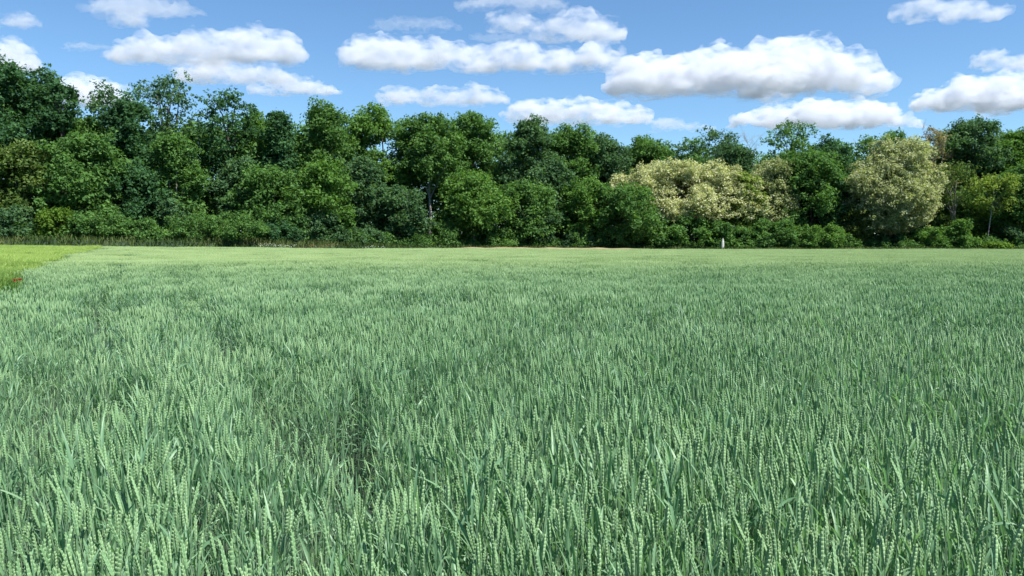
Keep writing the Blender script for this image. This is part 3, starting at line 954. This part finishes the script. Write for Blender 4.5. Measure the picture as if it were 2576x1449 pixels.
MID = source_collection('wheat_mid', [bunch(900 + k, 15, .14, 2, .30).mesh('wheat_bunch', [EAR_M, LEAF_M, STEM_M]) for k in range(9)])
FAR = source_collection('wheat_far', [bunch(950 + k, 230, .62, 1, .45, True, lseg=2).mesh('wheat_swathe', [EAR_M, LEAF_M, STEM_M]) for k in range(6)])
x, y, d = field_points(WRNG, 17, 7.5, 34.0, 2.0, 1)
k = (d >= 9.0) & (d + 6 * (WRNG.random(len(d)) - .5) < 30.0)
x, y = x[k], y[k]
p, hh = thin(WRNG, x, y)
k = WRNG.random(len(x)) < p
x, y, hh = x[k], y[k], hh[k]
lean, rz = wheat_rot(WRNG, len(x), x, y)
rot = with_z(lean, rz)
sc = hh * (0.95 + 0.09 * WRNG.random(len(x)))
scatter('wheat', np.stack([x, y, ground_z(x, y)], 1), rot, np.stack([np.ones_like(sc), np.ones_like(sc), sc], 1), WRNG.integers(0, 9, len(x)), MID,
        'soft green wheat in the middle of the field', 'wheat')
x, y, d = field_points(WRNG, 1.45, 26.0, 96.0, 0.0, 1)
k = d + 6 * (WRNG.random(len(d)) - .5) >= 29.0
x, y = x[k], y[k]
sc = 0.96 + 0.07 * vnoise(x, y, 3.0, 31) + .03 * WRNG.random(len(x))
rot = np.stack([np.zeros(len(x)), np.zeros(len(x)), WRNG.random(len(x)) * 6.28], 1)
scatter('wheat', np.stack([x, y, ground_z(x, y)], 1), rot, np.stack([np.ones_like(sc), np.ones_like(sc), sc], 1), WRNG.integers(0, 6, len(x)), FAR,
        'pale yellow green far end of the wheat field before the woods', 'wheat')

# ---- barley on the left of the field edge
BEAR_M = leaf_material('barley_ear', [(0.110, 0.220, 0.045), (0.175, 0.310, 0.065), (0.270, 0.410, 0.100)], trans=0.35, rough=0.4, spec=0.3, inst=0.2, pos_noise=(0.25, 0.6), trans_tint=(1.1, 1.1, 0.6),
                       far_tint=(15.0, 36.0, [(0.250, 0.390, 0.075), (0.380, 0.540, 0.120), (0.510, 0.650, 0.190)]))
BLEAF_M = leaf_material('barley_leaf', [(0.070, 0.160, 0.035), (0.110, 0.230, 0.045), (0.180, 0.320, 0.070)], trans=0.35, rough=0.45, spec=0.35, inst=0.3, pos_noise=(0.25, 0.4))
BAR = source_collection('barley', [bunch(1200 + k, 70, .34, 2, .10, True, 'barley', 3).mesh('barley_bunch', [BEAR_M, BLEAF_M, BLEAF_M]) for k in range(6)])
x, y, d = field_points(WRNG, 4.6, 9.0, 80.0, 0.0, -1)
k = WRNG.random(len(x)) < np.where(y > 40, .7, 1.0)
x, y = x[k], y[k]
sc = 0.86 + 0.28 * vnoise(x * .6 + y * .2, y, 2.2, 41) + .08 * WRNG.random(len(x))
rot = np.stack([np.zeros(len(x)), np.zeros(len(x)), WRNG.normal(size=len(x)) * .5], 1)
scatter('barley', np.stack([x, y, ground_z(x, y)], 1), rot, np.stack([np.ones_like(sc), np.ones_like(sc), sc], 1), WRNG.integers(0, 6, len(x)), BAR,
        'bright yellow green barley field with silky awns on the left', 'barley')
# ------------------------------------------------------------------ verge between the crops and the woods
VERGE_M = leaf_material('verge_grass', [(0.035, 0.070, 0.018), (0.070, 0.115, 0.030), (0.130, 0.150, 0.055), (0.300, 0.250, 0.130)], trans=0.3, rough=0.6, spec=0.15)
def verge():
    rng = np.random.default_rng(5)
    n = 26000
    px = -150 + 2900 * rng.random(n)
    dep = 74.0 + 26.0 * smooth01((px - 100) / 1500.0) - 6.2 + 8.5 * rng.random(n)
    x = (px - W_REF / 2) / FPX * dep; y = dep
    h = 0.22 + 0.30 * rng.random(n) * (0.5 + vnoise(x, y, 4.0, 51))
    h *= np.where(px < 1000, 1.15, 0.85)
    h *= np.where(px > 1900, 0.75, 1.0)
    a = rng.random(n) * 6.28; w = 0.035 + .03 * rng.random(n)
    lx, ly = rng.normal(size=n) * .16, rng.normal(size=n) * .16
    z = ground_z(x, y)
    P = np.stack([x, y, z - .02], 1); S = np.stack([np.cos(a) * w, np.sin(a) * w, np.zeros(n)], 1)
    mid = P + np.stack([lx * .35, ly * .35, h * .6], 1); tip = P + np.stack([lx, ly, h], 1)
    v = np.stack([P - S, P + S, mid + S * .8, tip, mid - S * .8], 1).reshape(-1, 3)
    f = np.arange(n * 5).reshape(n, 5)
    straw = vnoise(x, y * .6, 3.2, 52)
    tint = np.clip(.08 + .42 * rng.random(n) + .75 * (straw - .5), 0, 1)
    o = add('verge_grass', mesh_from('verge_grass', v, f, [VERGE_M], attrs={'tint': tint}))
    tag(o, 'rough grass verge between the crops and the foot of the woods', 'grass', kind='stuff')
verge()

# bare reddish strip at the far end of the wheat
strip_m = rough_material('track_soil', (0.20, 0.15, 0.085), (0.28, 0.22, 0.13), 1.5, 0.95, 0.3)
pts = []
for px in np.linspace(1060, 1700, 60):
    dd = line_depth(px) - 5.6
    a = at(px, HORIZON_Y, dd); b = at(px, HORIZON_Y, dd + 1.9)
    pts.append((a, b))
sv, sf = [], []
for (a, b) in pts:
    for t, up in ((0, -.05), (.2, .30), (.7, .34), (1, -.05)):
        q = a.lerp(b, t); sv.append((q.x, q.y, gz(q.x, q.y) + up + (.33 + .05 * math.sin(q.x * 1.7) * math.sin(q.x * .43) - .5 * (abs(q.x - 4.5) / 16) ** 4) * (up > 0)))
for k in range(len(pts) - 1):
    for j in range(3):
        sf.append((k * 4 + j, k * 4 + j + 4, k * 4 + j + 5, k * 4 + j + 1))
tag(add('path', mesh_from('path', np.array(sv), sf, [strip_m], True)), 'low reddish earth bank along the far edge of the wheat', 'path', kind='structure')

# white flowering weeds in the verge
UMBEL_M = rough_material('white_flower', (0.40, 0.42, 0.30), (0.62, 0.62, 0.5), 9.0, 0.8)
WEED_M = leaf_material('weed_leaf', PAL['mid'], trans=.3)
def weed(px, back, h, label, red=False, seed=1):
    rng = np.random.default_rng(seed)
    dd = line_depth(px) - 6.2 + back
    g = at(px, HORIZON_Y, dd); z = gz(g.x, g.y)
    root = empty('flowering_weed', (g.x, g.y, z)); tag(root, label, 'wildflower', 'flowering weeds in the verge')
    st = FB(); fl = FB(); lf = FB()
    for k in range(9):
        a = rng.random() * 6.28; r = .22 * rng.random()
        top = Vector((math.cos(a) * r * 1.8, math.sin(a) * r * 1.8, h * (.78 + .25 * rng.random())))
        MB.tube(st, [Vector((math.cos(a) * r * .3, math.sin(a) * r * .3, -.02)), top * .5, top], [.008, .006, .004], 4)
        rad = .035 + .03 * rng.random(); vs = [top + Vector((0, 0, .03))]
        for q in range(7):
            t = q / 7 * 6.28; vs.append(top + Vector((math.cos(t) * rad, math.sin(t) * rad, .012 * math.sin(t * 3))))
        vs.append(top - Vector((0, 0, .02)))
        fs = [(0, 1 + q, 1 + (q + 1) % 7) for q in range(7)] + [(8, 1 + (q + 1) % 7, 1 + q) for q in range(7)]
        fl.put(vs, fs, 0, .5)
        for q in range(2):
            b = blade(rng, h * (.15 + .3 * rng.random()), .22, .05, rng.random() * 6.28, .7, 1.2, 3); lf.merge(b, (math.cos(a) * r * .4, math.sin(a) * r * .4, 0))
    st.t = [.5] * len(st.f)
    add('stem', st.mesh('stem', [WEED_M]), root)
    add('blossom', fl.mesh('blossom', [UMBEL_M if not red else DOCK_M]), root)
    add('leaf', lf.mesh('leaf', [WEED_M]), root)
DOCK_M = rough_material('dock_seed', (0.20, 0.09, 0.05), (0.36, 0.22, 0.12), 9.0, 0.8)
for k, (px, back, h) in enumerate([(655, .3, 1.1), (672, .6, 1.15), (690, .2, 1.1), (708, .5, 1.1), (724, .3, 1.05), (742, .4, 1.1), (920, .4, 1.05), (936, .2, 1.1), (960, .5, 1.0)]):
    weed(px, back, h, 'white flowering weed in the left verge behind the wheat', False, 700 + k)
for k, (px, back, h) in enumerate([(762, .3, 1.0), (780, .5, 1.05), (796, .2, 1.0), (812, .4, 1.1), (828, .3, 1.15), (840, .4, 1.25)]):
    weed(px, back, h, 'rusty brown seeding weed beside the white flowering ones in the verge', True, 740 + k)

# the small white pointed marker
dd = line_depth(1818) - 1.2
g = at(1818, HORIZON_Y, dd); z = gz(g.x, g.y)
mk = empty('marker_stone', (g.x, g.y, z)); tag(mk, 'small white pointed marker standing at the foot of the cream umbrella tree', 'marker')
zt = at(1818, 598, dd).z - z
fb = MB()
vs = []
for (h, w, dp) in ((-.1, .19, .12), (zt * .45, .18, .11), (zt * .62, .15, .10), (zt * .8, .09, .07), (zt * .97, .035, .03)):
    for q in range(8):
        t = 2 * math.pi * q / 8 + .39
        vs.append((math.cos(t) * w + .03 * max(h, 0) / zt, math.sin(t) * dp, h))
fs = [(r * 8 + q, r * 8 + (q + 1) % 8, r * 8 + 8 + (q + 1) % 8, r * 8 + 8 + q) for r in range(4) for q in range(8)] + [tuple(range(32, 40))]
fb.put(vs, fs, 0)
add('body', fb.mesh('marker', [rough_material('white_paint', (.42, .42, .37), (.62, .62, .56), 6.0, .7)], False), mk)

# poppies on the field edge
POPPY_M = leaf_material('poppy_petal', [(0.33, 0.07, 0.04), (0.45, 0.12, 0.06), (0.52, 0.2, 0.1)], trans=.35, rough=.6)
def poppy(px, py, dep, label, seed):
    rng = np.random.default_rng(seed)
    p = at(px, py, dep); z = gz(p.x, p.y); h = p.z - z
    root = empty('poppy', (p.x, p.y, z)); tag(root, label, 'poppy', 'poppies on the field edge')
    st = FB(); MB.tube(st, [(0, 0, -.02), (.02, 0, h * .5), (0, 0, h)], [.004, .004, .003], 5); st.t = [.5] * len(st.f)
    add('stem', st.mesh('stem', [WEED_M]), root)
    for k in range(4):
        a = k * math.pi / 2 + rng.random() * .3; pb = FB(); vs = []
        for i in range(4):
            r = .008 + .034 * i / 3; zz = .045 * (i / 3) ** 1.5
            for j in (-1, -.35, .35, 1):
                t = a + j * .85 * (0.6 + .4 * i / 3); vs.append((math.cos(t) * r, math.sin(t) * r, h + zz + .008 * rng.random()))
        fs = [(i * 4 + j, i * 4 + j + 1, i * 4 + j + 5, i * 4 + j + 4) for i in range(3) for j in range(3)]
        pb.put(vs, fs, 0, .4 + .3 * rng.random())
        add('petal', pb.mesh('petal', [POPPY_M]), root)
poppy(38, 709, 14.9, 'red poppy at the left field edge, nearer the frame edge of the pair', 1)
poppy(50, 707, 15.1, 'red poppy at the left field edge, touching the wheat', 2)
# ------------------------------------------------------------------ clouds: closed bodies of even, white, scattering air
CLOUD_BASE = 1000.0
def cloud_material(name, density):
    m, nt, out = new_mat(name)
    v = nt.nodes.new('ShaderNodeVolumePrincipled')
    v.inputs['Color'].default_value = (0.845, 0.862, 0.90, 1)
    v.inputs['Density'].default_value = density
    v.inputs['Anisotropy'].default_value = 0.15
    nt.links.new(v.outputs[0], out.inputs['Volume'])
    return m
def fringe_material(density):
    """Torn, uneven air round a cloud's body."""
    m, nt, out = new_mat('cloud_fringe')
    L = nt.links.new
    tc = nt.nodes.new('ShaderNodeTexCoord')
    mp = nt.nodes.new('ShaderNodeMapping'); mp.inputs['Scale'].default_value = (.6, .6, 1.35)
    L(tc.outputs['Object'], mp.inputs['Vector'])
    nz = nt.nodes.new('ShaderNodeTexNoise'); nz.inputs['Scale'].default_value = .0125; nz.inputs['Detail'].default_value = 5; nz.inputs['Roughness'].default_value = .62
    L(mp.outputs[0], nz.inputs['Vector'])
    mr = nt.nodes.new('ShaderNodeMapRange'); mr.interpolation_type = 'SMOOTHSTEP'
    mr.inputs['From Min'].default_value = .42; mr.inputs['From Max'].default_value = .68
    mr.inputs['To Min'].default_value = 0.0; mr.inputs['To Max'].default_value = density
    L(nz.outputs['Fac'], mr.inputs['Value'])
    v = nt.nodes.new('ShaderNodeVolumePrincipled')
    v.inputs['Color'].default_value = (0.845, 0.862, 0.90, 1)
    v.inputs['Anisotropy'].default_value = 0.15
    L(mr.outputs[0], v.inputs['Density'])
    L(v.outputs[0], out.inputs['Volume'])
    return m
CM = {k: cloud_material('cloud_' + k, d) for k, d in (('thick', 0.0080), ('soft', 0.0050), ('thin', 0.0046), ('veil', 0.0032))}
CM['fringe'] = fringe_material(0.0135)

def unit_ico(sub):
    import bmesh
    bm = bmesh.new(); bmesh.ops.create_icosphere(bm, subdivisions=sub, radius=1.0)
    v = np.array([q.co[:] for q in bm.verts], np.float32)
    f = np.array([[q.index for q in p.verts] for p in bm.faces], np.int32)
    bm.free(); return v, f
ICO_V, ICO_F = unit_ico(2)

def make_cloud(seed, base, prof, dens, label, puff=0.40, depth=0.38, fine=1.0):
    """prof: (x, top y) along the outline on the reference grid; base: y of the flat underside."""
    rng = np.random.default_rng(seed)
    elev = (HORIZON_Y - base) / FPX
    dist = CLOUD_BASE / elev
    s = dist / FPX                                    # metres per grid pixel there
    px = np.array([p[0] for p in prof], float); py = np.array([p[1] for p in prof], float)
    hmax = (base - py).max()
    verts, faces, off = [], [], 0
    x = px[0]
    spheres = []
    width = px[-1] - px[0]
    n = int(width / (hmax * 0.10)) + 6
    for i in range(n * 3):
        x = px[0] + width * rng.random()
        h = base - np.interp(x, px, py)
        if h < 3: continue
        r = min(max(h * puff * (0.55 + 0.5 * rng.random()), 4.0), hmax * 0.36)
        if i % 3 == 0:
            cyp = h - r * 0.98                        # touches the outline
        else:
            cyp = (h - r) * rng.random() ** 0.7
        r = min(r, h * 0.5 + 2)
        dd = (rng.random() - 0.5) * 2 * depth * max(h * 1.6, hmax * 0.8) * (1.25 - 0.75 * max(cyp, 0) / max(hmax, 1))
        spheres.append((x, max(cyp, r * 0.3), dd, r))
    c0 = at((px[0] + px[-1]) / 2, base, dist)
    mid = (px[0] + px[-1]) / 2
    for (x, h, dd, r) in spheres:
        v = ICO_V * r * np.array([1.75, 1.0, 0.80]) * s + np.array([(x - mid) * s, dd * s, h * s])
        verts.append(v); faces.append(ICO_F + off); off += len(v)
    me = mesh_from('cloud_seed', np.concatenate(verts), np.concatenate(faces))
    def billow(res, layers, grow, sink):
        tmp = bpy.data.objects.new('cloud_seed', me)
        COL.objects.link(tmp); tmp.location = c0
        rm = tmp.modifiers.new('r', 'REMESH'); rm.mode = 'VOXEL'; rm.voxel_size = max(hmax * s / res, 2.0 * s)
        for k, (sc, st) in enumerate(layers):
            tx = bpy.data.textures.new('cloud_billow', 'CLOUDS')
            tx.noise_scale = hmax * s * sc; tx.noise_depth = 2
            dm = tmp.modifiers.new('d%d' % k, 'DISPLACE'); dm.texture = tx
            dm.texture_coords = 'GLOBAL'; dm.strength = hmax * s * st; dm.mid_level = 0.55 - grow
        r2 = tmp.modifiers.new('r2', 'REMESH'); r2.mode = 'VOXEL'; r2.voxel_size = rm.voxel_size
        ev = tmp.evaluated_get(bpy.context.evaluated_depsgraph_get())
        m2 = bpy.data.meshes.new_from_object(ev)
        co = np.empty(len(m2.vertices) * 3, np.float32); m2.vertices.foreach_get('co', co); co = co.reshape(-1, 3)
        u = hmax * s
        lo = sink * u + 0.03 * u * (1 + np.sin(co[:, 0] / u * 3.1 + seed) * 0.8 + np.sin(co[:, 1] / u * 4.3) * 0.6)
        low = co[:, 2] < lo
        co[low, 2] = lo[low] + (co[low, 2] - lo[low]) * 0.18
        m2.vertices.foreach_set('co', co.ravel()); m2.update()
        m2.materials.clear()
        bpy.data.objects.remove(tmp)
        return m2
    m2 = billow(28 if dens == 'thick' else 18, ((0.55, 0.36), (0.22, 0.40), (0.10, 0.24)), -0.14, 0.0)
    m2.materials.append(CM[dens])
    o = bpy.data.objects.new('cloud', m2); COL.objects.link(o); o.location = c0
    tag(o, label, 'cloud', 'fair weather clouds over the woods')
    if dens in ('thick', 'soft'):
        m3 = billow(14, ((0.7, 0.50), (0.25, 0.50), (0.12, 0.30)), 0.06, -.02)
        m3.materials.append(CM['fringe'])
        q = bpy.data.objects.new('cloud_fringe', m3); COL.objects.link(q); q.parent = o
    return o

CLOUDS = [
    # base, outline, body, label
    (238, [(1570, 185), (1590, 140), (1640, 125), (1685, 116), (1720, 132), (1780, 118), (1880, 115), (1920, 108), (1960, 102), (2005, 96), (2050, 116), (2110, 132), (2160, 150), (2210, 178), (2238, 210)], 'thick', 'largest white cloud, wide with a tall bright crest'),
    (178, [(880, 128), (920, 95), (945, 84), (990, 96), (1030, 92), (1060, 104), (1100, 106), (1150, 108), (1200, 112), (1260, 106), (1310, 105), (1350, 118), (1400, 124), (1450, 120), (1500, 112), (1545, 122), (1562, 150)], 'thick', 'long flat white cloud with a bumpy top in the middle of the sky'),
    (156, [(285, 112), (330, 96), (370, 84), (430, 92), (480, 80), (530, 84), (580, 76), (625, 68), (670, 76), (705, 82), (730, 98), (748, 122)], 'thick', 'white cloud with a domed right end above the left woods'),
    (208, [(462, 162), (490, 152), (540, 144), (560, 150), (600, 160), (650, 156), (690, 162), (728, 188)], 'thick', 'white cloud tucked just under the domed one'),
    (238, [(640, 214), (690, 205), (738, 188), (770, 192), (810, 205), (852, 230)], 'thick', 'small wedge-shaped white cloud beside the airy left treetops'),
    (182, [(-60, 110), (-20, 96), (15, 98), (50, 118), (75, 124), (98, 165)], 'thick', 'bright white cloud behind the dark round tree at the left edge'),
    (70, [(-20, 54), (20, 46), (45, 28), (75, 38), (102, 58)], 'soft', 'small puff of cloud near the upper left corner'),
    (268, [(165, 200), (190, 192), (230, 188), (270, 196), (300, 225)], 'thick', 'white cloud showing in the gap between the two tallest left trees'),
    (52, [(250, -20), (300, -40), (380, -30), (450, -16), (505, 22)], 'thin', 'thin grey cloud cut by the top edge over the left woods'),
    (70, [(288, 50), (310, 34), (340, 30), (362, 46), (368, 60)], 'soft', 'little round puff hanging under the thin grey cloud'),
    (128, [(168, 106), (200, 98), (250, 108), (290, 112)], 'thin', 'faint wisp trailing off the left end of the domed cloud'),
    (262, [(962, 226), (1000, 216), (1060, 222), (1110, 216), (1165, 218), (1200, 210), (1240, 224), (1272, 246)], 'soft', 'low oval cloud above the bright green middle treetops'),
    (312, [(1305, 252), (1340, 244), (1400, 254), (1460, 250), (1530, 248), (1580, 264), (1625, 276), (1634, 296)], 'soft', 'low cloud with a bright rim above the middle right trees'),
    (332, [(1640, 290), (1690, 286), (1720, 302), (1765, 304), (1800, 318)], 'thin', 'pale low cloud resting on the treetops beside the bare tree'),
    (322, [(1850, 298), (1880, 280), (1930, 272), (1990, 258), (2055, 242), (2100, 262), (2150, 254), (2180, 246), (2210, 258), (2250, 278), (2300, 300)], 'thick', 'low white cloud with two bright humps over the right woods'),
    (278, [(2310, 252), (2350, 220), (2400, 204), (2450, 194), (2490, 184), (2540, 182), (2640, 182)], 'thick', 'white cloud running out of the right edge with a squared end'),
    (174, [(2460, 140), (2485, 128), (2520, 132), (2640, 132)], 'soft', 'short grey cloud above the one leaving the right edge'),
    (50, [(2262, 20), (2290, 4), (2350, -10), (2410, -8), (2460, 4), (2512, 18)], 'soft', 'grey cloud cut by the top edge near the right corner'),
    (78, [(950, 40), (1000, 36), (1060, 38), (1110, 36), (1155, 62)], 'veil', 'faint grey smear of cloud at the top, left of the broken clouds'),
    (78, [(1235, 52), (1250, 36), (1275, 26), (1320, 34), (1350, 56)], 'soft', 'rounded puff in the middle of the broken clouds at the top'),
    (30, [(1155, 0), (1200, -24), (1290, -30), (1380, -24), (1425, 6)], 'thin', 'torn cloud leaving the top edge in the middle of the sky'),
    (102, [(1340, 78), (1380, 52), (1430, 36), (1470, 26), (1510, 36), (1545, 52), (1566, 72)], 'soft', 'slanting grey-white cloud to the right of the broken clouds'),
    (108, [(1190, 80), (1260, 76), (1330, 80), (1400, 84), (1520, 90)], 'veil', 'thin veil of cloud joining the broken clouds to the long flat one'),
]
for k, (b, pr, dn, lb) in enumerate(CLOUDS):
    make_cloud(11 + k * 7, b, pr, dn, lb)
